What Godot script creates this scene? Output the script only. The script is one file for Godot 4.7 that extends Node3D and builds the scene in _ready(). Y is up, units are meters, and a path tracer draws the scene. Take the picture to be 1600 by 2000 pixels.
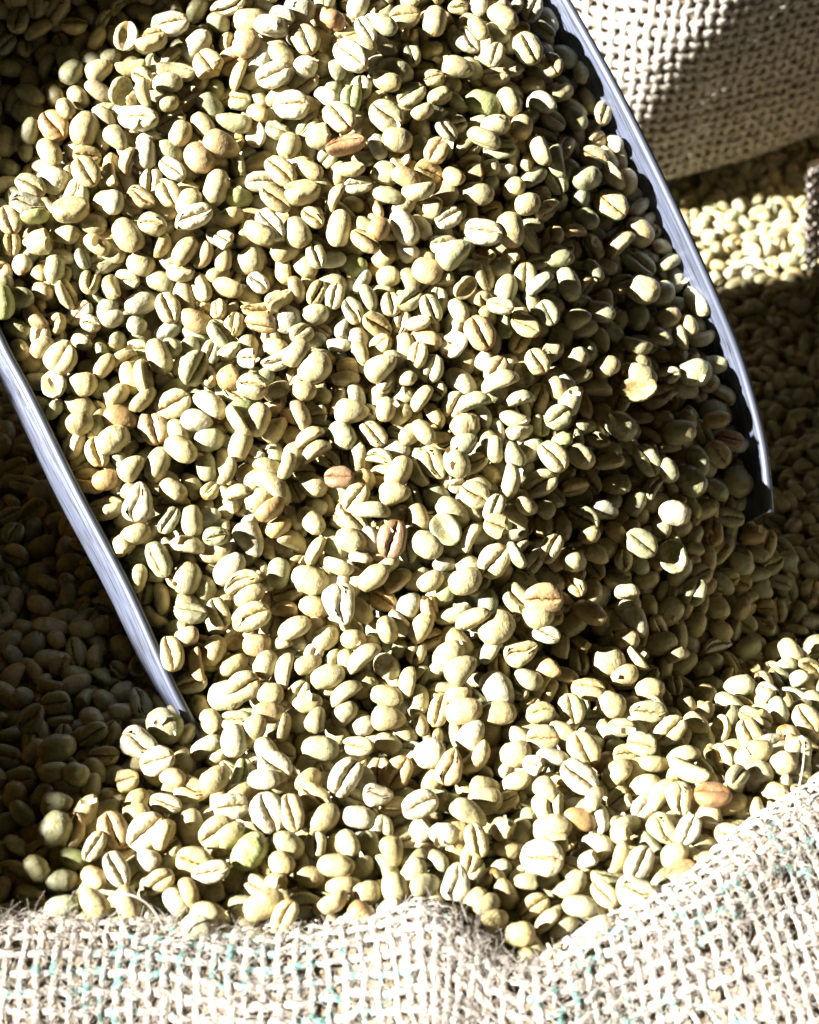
extends Node3D
# Green coffee beans in a metal scoop, sunk into an open burlap sack. One unit is a metre.

const SLOPE := deg_to_rad(38.0)                  # the slope of the heap of beans in the scoop
const PITCH := deg_to_rad(42.0)
const DIST := 0.36
const CELL := 0.0006
const U0 := -0.205
const V0 := -0.135
const NU := 700
const NV := 640
const SUN := Vector3(-0.857, 0.455, 0.240)

var frame := Basis(Vector3(1, 0, 0), Vector3(0, sin(SLOPE), -cos(SLOPE)), Vector3(0, cos(SLOPE), sin(SLOPE)))
var eye := Vector3(0, sin(PITCH), cos(PITCH)) * DIST
var eye_basis := Basis(Vector3(1, 0, 0), -PITCH)
var rng := RandomNumberGenerator.new()
var lumps := FastNoiseLite.new()
var fine := FastNoiseLite.new()
var used_names := {}

# ------------------------------------------------------------------ camera, sky, sun, exposure
func light_and_camera() -> void:
	var cam := Camera3D.new()
	cam.name = "camera"
	cam.fov = rad_to_deg(2.0 * atan(0.128 / 0.36))
	cam.near = 0.01
	cam.far = 20.0
	cam.transform = Transform3D(eye_basis, eye)
	var lens := CameraAttributesPhysical.new()
	lens.frustum_focal_length = 50.0
	lens.frustum_focus_distance = 0.362
	lens.exposure_aperture = 15.0
	lens.frustum_near = 0.01
	lens.frustum_far = 20.0
	cam.attributes = lens
	add_child(cam)
	cam.fov = rad_to_deg(2.0 * atan(0.128 / 0.36))
	cam.current = true
	var env := Environment.new()
	env.background_mode = Environment.BG_SKY
	var sky := Sky.new()
	var air := ProceduralSkyMaterial.new()
	air.sky_top_color = Color(0.78, 0.69, 0.44)
	air.sky_horizon_color = Color(0.86, 0.74, 0.44)
	air.ground_bottom_color = Color(0.2, 0.18, 0.14)
	air.ground_horizon_color = Color(0.4, 0.38, 0.34)
	air.sun_angle_max = 4.0
	sky.sky_material = air
	env.sky = sky
	env.background_energy_multiplier = 0.007
	env.tonemap_mode = Environment.TONE_MAPPER_LINEAR
	env.tonemap_exposure = 7.0
	env.sdfgi_enabled = true
	env.ssao_enabled = true
	env.ssil_enabled = true
	var we := WorldEnvironment.new()
	we.name = "world_environment"
	we.environment = env
	add_child(we)
	var sun := DirectionalLight3D.new()
	sun.name = "sun"
	sun.light_energy = 1.5
	sun.light_color = Color(1.0, 0.99, 0.98)
	sun.light_angular_distance = 0.9
	sun.shadow_enabled = true
	add_child(sun)
	sun.look_at_from_position(SUN, Vector3.ZERO, Vector3.UP)

# ------------------------------------------------------------------ helpers
func numbered(called: String) -> String:
	if not used_names.has(called):
		used_names[called] = 0
		return called
	used_names[called] += 1
	return "%s_%03d" % [called, used_names[called]]

func tag(o: Node, label: String, category := "", group := "", kind := "") -> void:
	if label: o.set_meta("label", label)
	if category: o.set_meta("category", category)
	if group: o.set_meta("group", group)
	if kind: o.set_meta("kind", kind)

func put(called: String, mesh: Mesh, mat: Material, parent: Node = self) -> MeshInstance3D:
	var o := MeshInstance3D.new()
	o.name = numbered(called) if parent == self else called
	o.mesh = mesh
	o.material_override = mat
	parent.add_child(o, true)
	return o

func base(called: String, at := Vector3.ZERO) -> Node3D:
	var o := Node3D.new()
	o.name = numbered(called)
	o.position = at
	add_child(o, true)
	return o

func array_mesh(v: PackedVector3Array, idx: PackedInt32Array, uv := PackedVector2Array(), col := PackedColorArray()) -> ArrayMesh:
	var nor := PackedVector3Array()
	nor.resize(v.size())
	for i in range(0, idx.size(), 3):
		var a := v[idx[i]]
		var c := (v[idx[i + 2]] - a).cross(v[idx[i + 1]] - a)
		nor[idx[i]] += c
		nor[idx[i + 1]] += c
		nor[idx[i + 2]] += c
	for i in v.size():
		nor[i] = nor[i].normalized() if nor[i].length_squared() > 0.0 else Vector3.UP
	var arr := []
	arr.resize(Mesh.ARRAY_MAX)
	arr[Mesh.ARRAY_VERTEX] = v
	arr[Mesh.ARRAY_NORMAL] = nor
	arr[Mesh.ARRAY_INDEX] = idx
	if uv.size(): arr[Mesh.ARRAY_TEX_UV] = uv
	if col.size(): arr[Mesh.ARRAY_COLOR] = col
	var m := ArrayMesh.new()
	m.add_surface_from_arrays(Mesh.PRIMITIVE_TRIANGLES, arr)
	return m

func grid_mesh(nu: int, nv: int, f: Callable, flip := false) -> ArrayMesh:      # f(i, j) gives the point
	var v := PackedVector3Array()
	var uv := PackedVector2Array()
	var idx := PackedInt32Array()
	for j in nv:
		for i in nu:
			v.append(f.call(i, j))
			uv.append(Vector2(float(i) / (nu - 1), float(j) / (nv - 1)))
	for j in nv - 1:
		for i in nu - 1:
			var a := j * nu + i
			if flip: idx.append_array([a, a + 1, a + nu, a + 1, a + nu + 1, a + nu])
			else: idx.append_array([a, a + nu, a + 1, a + 1, a + nu, a + nu + 1])
	return array_mesh(v, idx, uv)

func noise_texture(frequency: float, octaves: int, seed_: int, low: Color, high: Color, as_normal := false, bump := 4.0, size := 256) -> NoiseTexture2D:
	var n := FastNoiseLite.new()
	n.seed = seed_
	n.noise_type = FastNoiseLite.TYPE_SIMPLEX_SMOOTH
	n.frequency = frequency
	n.fractal_octaves = octaves
	var t := NoiseTexture2D.new()
	t.width = size
	t.height = size
	t.seamless = true
	t.noise = n
	t.as_normal_map = as_normal
	t.bump_strength = bump
	if not as_normal:
		var g := Gradient.new()
		g.set_color(0, low)
		g.set_color(1, high)
		t.color_ramp = g
	return t

# ------------------------------------------------------------------ the lie of the land, in the slope's own axes (u right, v up the slope, w off it)
func line_at(pts: PackedVector2Array, v: float) -> float:          # u of a rim at height v up the slope
	var n := pts.size()
	if v <= pts[0].y: return pts[0].x
	for i in n - 1:
		if v <= pts[i + 1].y:
			return lerpf(pts[i].x, pts[i + 1].x, (v - pts[i].y) / (pts[i + 1].y - pts[i].y))
	return pts[n - 1].x + (v - pts[n - 1].y) * (pts[n - 1].x - pts[n - 2].x) / (pts[n - 1].y - pts[n - 2].y)

var rim_left := PackedVector2Array([Vector2(-47.5, -61.8), Vector2(-57.0, -44.7), Vector2(-68.8, -19.9), Vector2(-82.2, 4.3), Vector2(-95.0, 28.6), Vector2(-103.4, 43.9), Vector2(-110.5, 62.0), Vector2(-114.0, 95.0), Vector2(-113.0, 148.0)])
var rim_right := PackedVector2Array([Vector2(99.4, 6.5), Vector2(97.3, 24.4), Vector2(91.4, 44.9), Vector2(83.9, 62.3), Vector2(69.6, 91.9), Vector2(55.8, 119.8), Vector2(42.8, 144.3), Vector2(39.0, 151.0), Vector2(36.0, 158.0)])
var lift_left := PackedFloat32Array([-1, 3, 5, 5, 4, 4, 4, 4, 4])
var lift_right := PackedFloat32Array([-37, -33, -28, -23, -16, -12, -10, -9, -9])

func mouth_v(u: float) -> float:                                   # where the scoop's mouth lies, in mm
	return lerpf(-61.8, 0.0, clampf((u + 47.8) / 137.8, 0.0, 1.0))

func heap(u: float, v: float) -> float:                            # beans in the scoop and spilling from it
	var d := maxf(0.0, u + 0.004 + 0.014 * smoothstep(0.0, 0.14, v))
	var h := -4.6 * d * d
	if v > 0.005:                                                     # held up by the right wall
		var edge := line_at(rim_right, v * 1000.0) * 0.001
		var k := 0
		while k < rim_right.size() - 2 and rim_right[k + 1].y < v * 1000.0: k += 1
		var low := lerpf(lift_right[k], lift_right[k + 1], clampf((v * 1000.0 - rim_right[k].y) / (rim_right[k + 1].y - rim_right[k].y), 0.0, 1.0)) * 0.001 - 0.0065
		h = lerpf(h, maxf(h, low), (1.0 - smoothstep(0.006, 0.026, edge - u)) * smoothstep(0.005, 0.03, v))
	return h + 0.0045 * lumps.get_noise_2d(u * 1000.0, v * 1000.0) + 0.002

func level(u: float, v: float) -> float:                           # beans in the sack
	var y := lerpf(-0.031 - 0.3 * maxf(0.0, v - 0.03), lerpf(-0.026, -0.052, smoothstep(-0.07, -0.02, v)), smoothstep(0.02, 0.085, u))
	return (y - v * sin(SLOPE)) / cos(SLOPE) + 0.004 * lumps.get_noise_2d(u * 1000.0 + 300.0, v * 1000.0)

func smax(a: float, b: float, k: float) -> float:
	var h := clampf(0.5 + 0.5 * (a - b) / k, 0.0, 1.0)
	return lerpf(b, a, h) + k * h * (1.0 - h)

func zone_of(u: float, v: float) -> int:                           # 1 beans, 0 the scoop's walls
	var a := line_at(rim_left, v * 1000.0)
	var b := line_at(rim_right, v * 1000.0)
	var um := u * 1000.0
	var vm := v * 1000.0
	if vm < mouth_v(um): return 1
	if um > -116.0 and um < 40.0 and vm > 154.0 + 0.06 * (um - 31.0): return 0        # behind the scoop's closed end
	if um < a:
		if vm < -61.8: return 1
		return 1 if um < a - 4.5 * smoothstep(-55.0, -20.0, vm) else 0
	if um > b:
		return 1 if um > b + 1.5 else 0
	if um < a + 0.8: return 0
	if um > b - 2.5 * smoothstep(-2.0, 30.0, vm): return 0
	return 1

func height_at(u: float, v: float, _zone: int) -> float:
	var into := v * 1000.0 - mouth_v(u * 1000.0)
	if into >= 0.0 and (u * 1000.0 > line_at(rim_right, v * 1000.0) or v > -0.0618 and u * 1000.0 < line_at(rim_left, v * 1000.0)): return level(u, v)
	if v > -0.0618 and u * 1000.0 < line_at(rim_left, v * 1000.0): return level(u, v)
	var h := heap(u, v)
	if into < 25.0: h = lerpf(smax(h, level(u, v), 0.012), h, smoothstep(0.0, 25.0, into))
	return h

func world(p: Vector3) -> Vector3:
	return frame * p

func in_view(p: Vector3, margin: float) -> bool:
	var q := (world(p) - eye) * eye_basis
	var z := -q.z
	if z < 0.05: return false
	var half := 0.128 / 0.36
	return absf(q.x) < z * half * 0.8 + margin and absf(q.y) < z * half + margin

# ------------------------------------------------------------------ beans
const A := 4.1                                                    # half length, half width, half thickness in mm
const B := 3.0
const C := 2.1
# kinds: 0-3 whole beans, 4 round, 5 long and curved, 6 hollow shell, 7 wide open crease, 8 chipped end, 9 small
const SIZES: Array[float] = [1.0, 1.08, 0.93, 1.03, 0.82, 1.15, 1.0, 1.02, 0.95, 0.85, 1.05, 0.97, 1.0, 1.04]
# 10, 11 more whole beans, 12 broken across, 13 pointed at one end
var bean_mesh: Array[ArrayMesh] = []

func make_bean(kind: int) -> ArrayMesh:
	var n := FastNoiseLite.new()
	n.seed = 40 + kind
	n.frequency = 0.22
	var n2 := FastNoiseLite.new()
	n2.seed = 90 + kind
	n2.frequency = 0.9
	var r := RandomNumberGenerator.new()
	r.seed = 500 + kind
	var a: float = A * SIZES[kind]
	var b: float = B * [1.0, 0.92, 1.06, 0.97, 0.86, 0.74, 1.06, 1.03, 1.0, 0.88, 0.95, 1.04, 1.0, 0.98][kind]
	var c: float = C * [1.0, 0.95, 1.0, 1.08, 1.35, 0.95, 0.8, 1.0, 1.05, 1.0, 0.92, 1.05, 0.95, 1.0][kind]
	var wide := 1.7 if kind == 7 else 1.0
	var deep := 1.15 if kind == 7 else (0.0 if kind == 6 else 0.8)
	var sway := r.randf_range(-0.45, 0.45)
	var skew := r.randf_range(-0.25, 0.25)
	var gap := [1.0, 0.42, 0.17, 0.05]
	var fall := [-0.06, 0.08, 0.45, 1.0]
	var rows := 40
	var v := PackedVector3Array()
	var uv := PackedVector2Array()
	var col := PackedColorArray()
	var per := 0
	for i in rows + 1:
		var x: float = -a * cos(PI * (0.012 + 0.976 * i / rows))
		var s := absf(x / a)
		var rr := pow(1.0 - pow(s, 2.35), 1.0 / 2.15)
		var ring: Array[Vector3] = []                                # y, z, crease share
		var sq := minf(1.0, b * rr / 1.9)
		var mid: float = sway * sin(2.2 * x / a) + skew * x / a
		for q in [-0.985, -0.92, -0.8, -0.62, -0.42]:
			ring.append(Vector3(b * q, 0, 0))
		var wob: float = wide * (1.0 + 0.5 * n2.get_noise_2d(x * 0.8, 300.0))
		var hollow: float = 0.9 + 0.35 * n2.get_noise_2d(x * 0.7, 700.0)
		mid += 0.3 * n2.get_noise_2d(x * 0.5, 500.0)
		for k in 4: ring.append(Vector3(mid - gap[k] * wob * sq, fall[k], 1))
		for k in 4: ring.append(Vector3(mid + gap[3 - k] * wob * sq, fall[3 - k], 1))
		for q in [0.42, 0.62, 0.8, 0.92, 0.985]:
			ring.append(Vector3(b * q, 0, 0))
		var low := ring.size()
		for k in range(0, 15):
			var t := PI * k / 14.0
			ring.append(Vector3(b * cos(t), 99, 0))
		per = ring.size()
		for k in per:
			var y := ring[k].x
			var t := clampf(absf(y) / b, 0.0, 1.0)
			var z: float
			var shade := 0.0
			if k < low:
				z = -(0.5 + 0.17 * sin(PI * t)) * pow(1.0 - pow(t, 4.6), 1.0 / 2.8) * c
				if kind == 6:
					z += 2.5 * c * maxf(0.0, 1.0 - pow(absf(y / b - 0.12) / 0.75, 2.0)) * (1.0 - pow(s, 2.0)) * 0.34
				else:
					z += ring[k].y * hollow * deep * pow(rr, 0.35) * (1.0 if s < 0.9 else 1.25)
				if ring[k].z > 0.5: shade = ring[k].y
			else:
				z = 1.38 * pow(maxf(0.0, 1.0 - pow(t, 2.25)), 1.0 / 2.0) * c
			var p := Vector3(x, y * rr, z * rr - 0.38 * c)
			if kind == 5: p.y += 0.055 * x * x - 0.4
			if kind == 3: p.y += 0.018 * x * x
			if kind == 5: p.z -= 0.02 * x * x
			if kind == 8 and x > 0.55 * a: p.z *= 1.0 - 0.35 * (x - 0.55 * a) / a
			if kind == 13: p = Vector3(p.x, p.y * (1.0 - 0.3 * x / a), p.z * (1.0 - 0.22 * x / a))
			if kind == 12 and p.x > 0.2 * a: p.x = 0.2 * a + (p.x - 0.2 * a) * 0.22 + 0.9 * n.get_noise_3d(p.y * 2.0, p.z * 2.0, 7.0)
			var d := 1.0 + 0.09 * n.get_noise_3d(p.x, p.y, p.z) + 0.025 * n2.get_noise_3d(p.x, p.y, p.z)
			if kind == 8: d += 0.12 * n.get_noise_3d(p.x * 1.2 + 30.0, p.y * 1.2, p.z * 1.2)
			v.append(p * d * 0.001)
			uv.append(Vector2(float(k) / per, x * 0.1))
			var patch := n2.get_noise_3d(p.x * 0.6 + 50.0, p.y * 0.8, p.z)
			var tint := Color(1, 1, 1)
			if k < low:
				var near := absf(y - mid)
				if shade > 0.9: tint = Color(0.64, 0.45, 0.25) if patch > -0.05 or kind == 7 else Color(0.8, 0.68, 0.5)
				elif shade > 0.3 and patch > 0.0: tint = Color(0.74, 0.56, 0.34)
				elif kind != 6 and near < 1.2 and patch > 0.22: tint = Color(0.86, 0.70, 0.50)
				elif kind == 6 and t < 0.6 and patch > 0.0: tint = Color(0.78, 0.64, 0.44)
				elif patch < -0.18: tint = Color(1.08, 1.07, 1.12)
			elif patch > 0.36: tint = Color(0.93, 0.82, 0.64)
			elif patch < -0.4: tint = Color(0.96, 0.98, 0.9)
			if kind == 12 and x > 0.25 * a: tint = Color(0.95, 0.84, 0.66)
			if (kind == 2 or kind == 11 or kind == 9) and x > 0.88 * a: tint = tint * Color(0.86, 0.66, 0.42)
			if s > 0.93 and n2.get_noise_3d(p.x, p.y + 20.0, p.z) > 0.0: tint = tint * Color(0.8, 0.62, 0.4)
			col.append(tint)
	var idx := PackedInt32Array()
	for i in rows:
		for k in per:
			var k2 := (k + 1) % per
			var p0 := i * per + k
			var p1 := i * per + k2
			idx.append_array([p0, p1, p0 + per, p1, p1 + per, p0 + per])
	for e in 2:
		var first := 0 if e == 0 else rows * per
		var sum := Vector3.ZERO
		for k in per: sum += v[first + k]
		v.append(sum / per)
		uv.append(Vector2(0.5, 0))
		col.append(Color(0.8, 0.66, 0.46))
		for k in per:
			var k2 := (k + 1) % per
			if e == 0: idx.append_array([v.size() - 1, first + k2, first + k])
			else: idx.append_array([v.size() - 1, first + k, first + k2])
	return array_mesh(v, idx, uv, col)

# tones: name, linear colour, how common
var tones := [
	["pale cream", Color(0.36, 0.32, 0.176), 31], ["grey-green", Color(0.295, 0.292, 0.168), 23], ["cream", Color(0.37, 0.312, 0.16), 25], ["whitish", Color(0.425, 0.40, 0.28), 16],
	["pale tan", Color(0.35, 0.265, 0.135), 4], ["green", Color(0.27, 0.30, 0.125), 1], ["tan", Color(0.30, 0.20, 0.085), 0], ["ginger", Color(0.29, 0.17, 0.08), 0], ["brown", Color(0.20, 0.13, 0.07), 0]]
var bean_mats: Array[StandardMaterial3D] = []

func bean_material(tint: Color) -> StandardMaterial3D:
	var m := StandardMaterial3D.new()
	m.albedo_color = tint.linear_to_srgb()
	m.vertex_color_use_as_albedo = true
	m.albedo_texture = bean_mottle
	m.normal_enabled = true
	m.normal_texture = bean_grain
	m.normal_scale = 0.45
	m.uv1_triplanar = true
	m.uv1_scale = Vector3.ONE * 120.0
	m.roughness = 0.44
	m.metallic_specular = 0.5
	return m

var bean_mottle: NoiseTexture2D
var bean_grain: NoiseTexture2D

var top := PackedFloat32Array()
var want := PackedFloat32Array()
var zones := PackedByteArray()
var seen_id := PackedInt32Array()
var b_kind := PackedInt32Array()
var b_tone := PackedInt32Array()
var b_where: Array[Transform3D] = []

func cell_of(u: float, v: float) -> int:
	return int((v - V0) / CELL) * NU + int((u - U0) / CELL)

func quadric(basis: Basis, s: Vector3) -> Array:                     # the ellipsoid's matrix
	var x := basis.x / s.x
	var y := basis.y / s.y
	var z := basis.z / s.z
	return [x.x * x.x + y.x * y.x + z.x * z.x, x.x * x.y + y.x * y.y + z.x * z.y, x.x * x.z + y.x * y.z + z.x * z.z, x.y * x.y + y.y * y.y + z.y * z.y, x.y * x.z + y.y * y.z + z.y * z.z, x.z * x.z + y.z * y.z + z.z * z.z]

func footprint(basis: Basis, s: Vector3, step: int) -> Array:              # [cell offset, underside, upper side] of a bean at the origin
	var q := quadric(basis, s)
	var a11: float = q[0]; var a12: float = q[1]; var a13: float = q[2]; var a22: float = q[3]; var a23: float = q[4]; var a33: float = q[5]
	var rx := sqrt(pow(basis.x.x * s.x, 2) + pow(basis.y.x * s.y, 2) + pow(basis.z.x * s.z, 2))
	var ry := sqrt(pow(basis.x.y * s.x, 2) + pow(basis.y.y * s.y, 2) + pow(basis.z.y * s.z, 2))
	var offs := PackedInt32Array()
	var lows := PackedFloat32Array()
	var highs := PackedFloat32Array()
	var nx := int(rx / CELL)
	var ny := int(ry / CELL)
	for j in range(-ny, ny + 1, step):
		var y := j * CELL
		for i in range(-nx, nx + 1, step):
			var x := i * CELL
			var bq := a13 * x + a23 * y
			var cq := a11 * x * x + 2.0 * a12 * x * y + a22 * y * y - 1.0
			var disc := bq * bq - a33 * cq
			if disc <= 0.0: continue
			disc = sqrt(disc)
			offs.append(j * NU + i)
			lows.append((-bq - disc) / a33)
			highs.append((-bq + disc) / a33)
	return [offs, lows, highs]

func rest_height(c: int, offs: PackedInt32Array, lows: PackedFloat32Array, zone: int) -> float:   # -1 where it does not fit
	var h := -1.0
	var other := 0
	for k in offs.size():
		var at := c + offs[k]
		if zones[at] != zone:
			other += 1
			continue
		var t := top[at] - lows[k]
		if t > h: h = t
	if other * 8 > offs.size(): return 9.0
	return h

func settle(c: int, kind: int, basis: Basis, size: Vector3, h: float, tone: int) -> void:
	var f := footprint(basis, size, 1)
	var offs: PackedInt32Array = f[0]
	var highs: PackedFloat32Array = f[2]
	var id := b_where.size()
	var zone := zones[c]
	for k in offs.size():
		var at := c + offs[k]
		if zones[at] == zone and h + highs[k] > top[at]:
			top[at] = h + highs[k]
			seen_id[at] = id
	b_kind.append(kind)
	b_tone.append(tone)
	var u := U0 + (c % NU + 0.5) * CELL
	var v := V0 + (c / NU + 0.5) * CELL
	b_where.append(Transform3D(frame * basis.scaled_local(size / (Vector3(A, B, C) * 0.001)), world(Vector3(u, v, h))))

func random_lie() -> Basis:
	var spin := Basis(Vector3(0, 0, 1), rng.randf() * TAU)
	var side := rng.randf()
	var roll: float
	if side < 0.36: roll = 0.0 + rng.randfn(0.0, 0.35)                 # rounded back up
	elif side < 0.72: roll = PI + rng.randfn(0.0, 0.35)                # crease up
	else: roll = (PI / 2 if rng.randf() < 0.5 else -PI / 2) + rng.randfn(0.0, 0.4)
	return spin * Basis(Vector3(0, 1, 0), rng.randfn(0.0, 0.33)) * Basis(Vector3(1, 0, 0), roll)

func pick_tone() -> int:
	var k := rng.randi() % 100
	for i in tones.size():
		k -= tones[i][2]
		if k < 0: return i
	return 0

func pick_kind() -> int:
	return [0, 0, 10, 1, 1, 10, 2, 2, 11, 3, 3, 11, 4, 10, 13, 5, 5, 6, 10, 8, 1, 9, 9, 3, 0, 12][rng.randi() % 26]

func crest_z(x: float) -> float:                                        # where the folded lip crosses, in front of the beans
	for i in crest.size() - 1:
		if x * 1000.0 < crest[i + 1].x: return lerpf(crest[i].z, crest[i + 1].z, (x * 1000.0 - crest[i].x) / (crest[i + 1].x - crest[i].x)) * 0.001
	return 0.0

func lay_hand_beans() -> void:                                     # reads LAID_OUT
	for line in LAID_OUT.split("\n", false):
		var w := line.split(" ", false, 7)
		hand.append({"u": float(w[0]) * 0.001, "v": float(w[1]) * 0.001, "len": float(w[2]), "turn": deg_to_rad(float(w[3])), "face": w[4], "kind": w[5], "tone": "pcw_gtGTOB".find(w[6]), "name": w[7] if w.size() > 7 else ""})
	for b in hand:
		b.tone = {"p": 0, "g": 1, "c": 2, "w": 3, "t": 4, "G": 5, "T": 6, "O": 7, "B": 8}["pcw_gtGTOB"[b.tone]]
		var kind: int = {"r": 4, "l": 5, "h": 6, "o": 11, "x": 8, "s": 9, "n": -1}[b.kind]
		if kind < 0: kind = [0, 1, 2, 3, 10, 11, 13][rng.randi() % 7]
		if kind == 8 and rng.randf() < 0.5: kind = 12
		b.mesh = kind
		var full := 2.0 * A * SIZES[kind]
		var grow: float = b.len / full
		var tilt := rng.randfn(0.0, 0.12)
		if grow < 0.83:                                                  # seen foreshortened
			tilt = acos(clampf(grow / 0.83, 0.35, 1.0)) * (1.0 if rng.randf() < 0.5 else -1.0)
			grow = 0.83
		grow = minf(grow, 1.25)
		var roll: float = {"c": PI, "u": 0.0, "t": PI / 2, "b": -PI / 2, "l": PI / 2, "r": -PI / 2}[b.face[0]]
		if b.face.length() > 1: roll += {"ct": -0.7, "cb": 0.7, "cl": -0.7, "ut": 0.8, "ub": -0.8}[b.face]
		roll += rng.randfn(0.0, 0.12)
		b.lie = Basis(Vector3(0, 0, 1), b.turn) * Basis(Vector3(0, 1, 0), tilt) * Basis(Vector3(1, 0, 0), roll)
		b.size = Vector3(A, B * rng.randf_range(0.94, 1.05), C * rng.randf_range(0.94, 1.05)) * grow * 0.001
		b.cell = cell_of(b.u, b.v)

var hand: Array[Dictionary] = []
var hand_cover := PackedByteArray()

func pour_beans() -> void:
	top.resize(NU * NV)
	want.resize(NU * NV)
	zones.resize(NU * NV)
	seen_id.resize(NU * NV)
	seen_id.fill(-1)
	hand_cover.resize(NU * NV)
	var open := PackedInt32Array()
	for j in NV:
		for i in NU:
			var u := U0 + (i + 0.5) * CELL
			var v := V0 + (j + 0.5) * CELL
			var z := zone_of(u, v)
			var c := j * NU + i
			zones[c] = z
			if z == 0: continue
			var h := height_at(u, v, z)
			if world(Vector3(u, v, h)).z > crest_z(u):
				zones[c] = 0
				continue
			want[c] = h
			top[c] = h - 0.013
			if i > 9 and j > 9 and i < NU - 10 and j < NV - 10 and in_view(Vector3(u, v, h), 0.04): open.append(c)
	lay_hand_beans()
	var kept: Array[Dictionary] = []
	for b in hand:
		for k in 7:                                                         # no bean inside the metal
			if zones[b.cell] == 0 or zones[b.cell + 4] == 0 or zones[b.cell - 4] == 0:
				b.u -= signf(b.u) * 0.001
				b.cell = cell_of(b.u, b.v)
		if zones[b.cell] != 0: kept.append(b)
	hand = kept
	for b in hand:
		var f := footprint(b.lie, b.size * 0.85, 1)
		for o in f[0]:
			var at: int = b.cell + o
			if hand_cover[at] == 0: want[at] -= 0.0042
			hand_cover[at] = 1
	print("open cells ", open.size(), " t ", Time.get_ticks_msec())
	var target := int(open.size() * CELL * CELL / 38e-6 * 3.8)
	var misses := 0
	while b_where.size() < target and misses < 20000:
		var best_c := -1
		var gap := 1.0
		for t in 5:
			var c := open[rng.randi() % open.size()]
			if top[c] - want[c] < gap:
				gap = top[c] - want[c]
				best_c = c
		var kind := pick_kind()
		var grow := clampf(rng.randfn(0.95, 0.09), 0.74, 1.16)
		var size := Vector3(A * grow * rng.randf_range(0.94, 1.08), B * grow * rng.randf_range(0.93, 1.06), C * grow * rng.randf_range(0.93, 1.08)) * 0.001
		var lie := random_lie()
		var f := footprint(lie, size * 0.93, 2)
		var zone := zones[best_c]
		var at := best_c
		var h := rest_height(at, f[0], f[1], zone)
		for hop in 5:                                                   # roll downhill
			var moved := false
			for step in [3, -3, 3 * NU, -3 * NU]:
				var c: int = at + step
				var i: int = c % NU
				if i < 10 or i > NU - 11 or c < 10 * NU or c >= (NV - 10) * NU or zones[c] != zone: continue
				var h2 := rest_height(c, f[0], f[1], zone)
				if h2 - want[c] < h - want[at] - 0.0002:
					h = h2
					at = c
					moved = true
			if not moved: break
		if h > 1.0 or h - want[at] > -0.0012:
			misses += 1
			continue
		if hand_cover[at] == 0 and h - want[at] > -0.003:                   # leave the hand-laid beans open
			var over := 0
			for o in f[0]:
				if hand_cover[at + o]: over += 1
			if over * 4 > f[0].size():
				misses += 1
				continue
		settle(at, kind, lie, size, h, pick_tone())
	print("beans ", b_where.size(), " of ", target, " misses ", misses, " t ", Time.get_ticks_msec())
	for b in hand:
		if hand_cover[b.cell]: pass
		var f := footprint(b.lie, b.size * 0.86, 1)
		var h := rest_height(b.cell, f[0], f[1], zones[b.cell])
		if h > 1.0: h = want[b.cell] + 0.004
		h = clampf(h, want[b.cell] + 0.001, want[b.cell] + 0.0075)
		b.id = b_where.size()
		settle(b.cell, b.mesh, b.lie, b.size, h, b.tone)

func build_beans() -> void:
	for t in tones:
		for k in [0.9, 1.0, 1.09]: bean_mats.append(bean_material(t[1] * k))
	for k in 14: bean_mesh.append(make_bean(k))
	pour_beans()
	var shown := PackedInt32Array()                                      # how much of each bean lies open
	shown.resize(b_where.size())
	for c in NU * NV:
		if seen_id[c] >= 0: shown[seen_id[c]] += 1
	var singles := {}
	var ranked := hand.duplicate()
	ranked.sort_custom(func(x, y): return shown[x.id] + (100000 if x.name else 0) > shown[y.id] + (100000 if y.name else 0))
	single_beans(ranked.slice(0, 300), singles)
	var mass := base("coffee_beans")
	tag(mass, "mass of unroasted coffee beans filling the scoop and the open burlap sack", "coffee beans", "", "stuff")
	var mat := bean_material(Color.WHITE)
	for kind in 14:
		var list := []
		for i in b_where.size():
			if b_kind[i] == kind and not singles.has(i): list.append(i)
		if list.is_empty(): continue
		var mm := MultiMesh.new()
		mm.transform_format = MultiMesh.TRANSFORM_3D
		mm.use_colors = true
		mm.mesh = bean_mesh[kind]
		mm.instance_count = list.size()
		for k in list.size():
			mm.set_instance_transform(k, b_where[list[k]])
			mm.set_instance_color(k, vary(tones[b_tone[list[k]]][1]))
		var o := MultiMeshInstance3D.new()
		o.name = "bean_heap"
		o.multimesh = mm
		o.material_override = mat
		mass.add_child(o, true)
		o.set_meta("kind", "stuff")
	# what lies deeper than anyone can see
	for zone in [1]:
		var step := 5
		var v := PackedVector3Array()
		var idx := PackedInt32Array()
		var at := {}
		for j in range(0, NV, step):
			for i in range(0, NU, step):
				if zones[j * NU + i] != zone: continue
				at[Vector2i(i, j)] = v.size()
				v.append(world(Vector3(U0 + i * CELL, V0 + j * CELL, want[j * NU + i] - 0.0118)))
		for p in at:
			var q: Vector2i = p
			var r := q + Vector2i(step, 0)
			var s := q + Vector2i(0, step)
			var t := q + Vector2i(step, step)
			if at.has(r) and at.has(s) and at.has(t): idx.append_array([at[q], at[s], at[r], at[r], at[s], at[t]])
		if idx.size():
			var o := put("bean_bed", array_mesh(v, idx), bean_mats[1], mass)
			o.set_meta("kind", "stuff")

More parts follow.
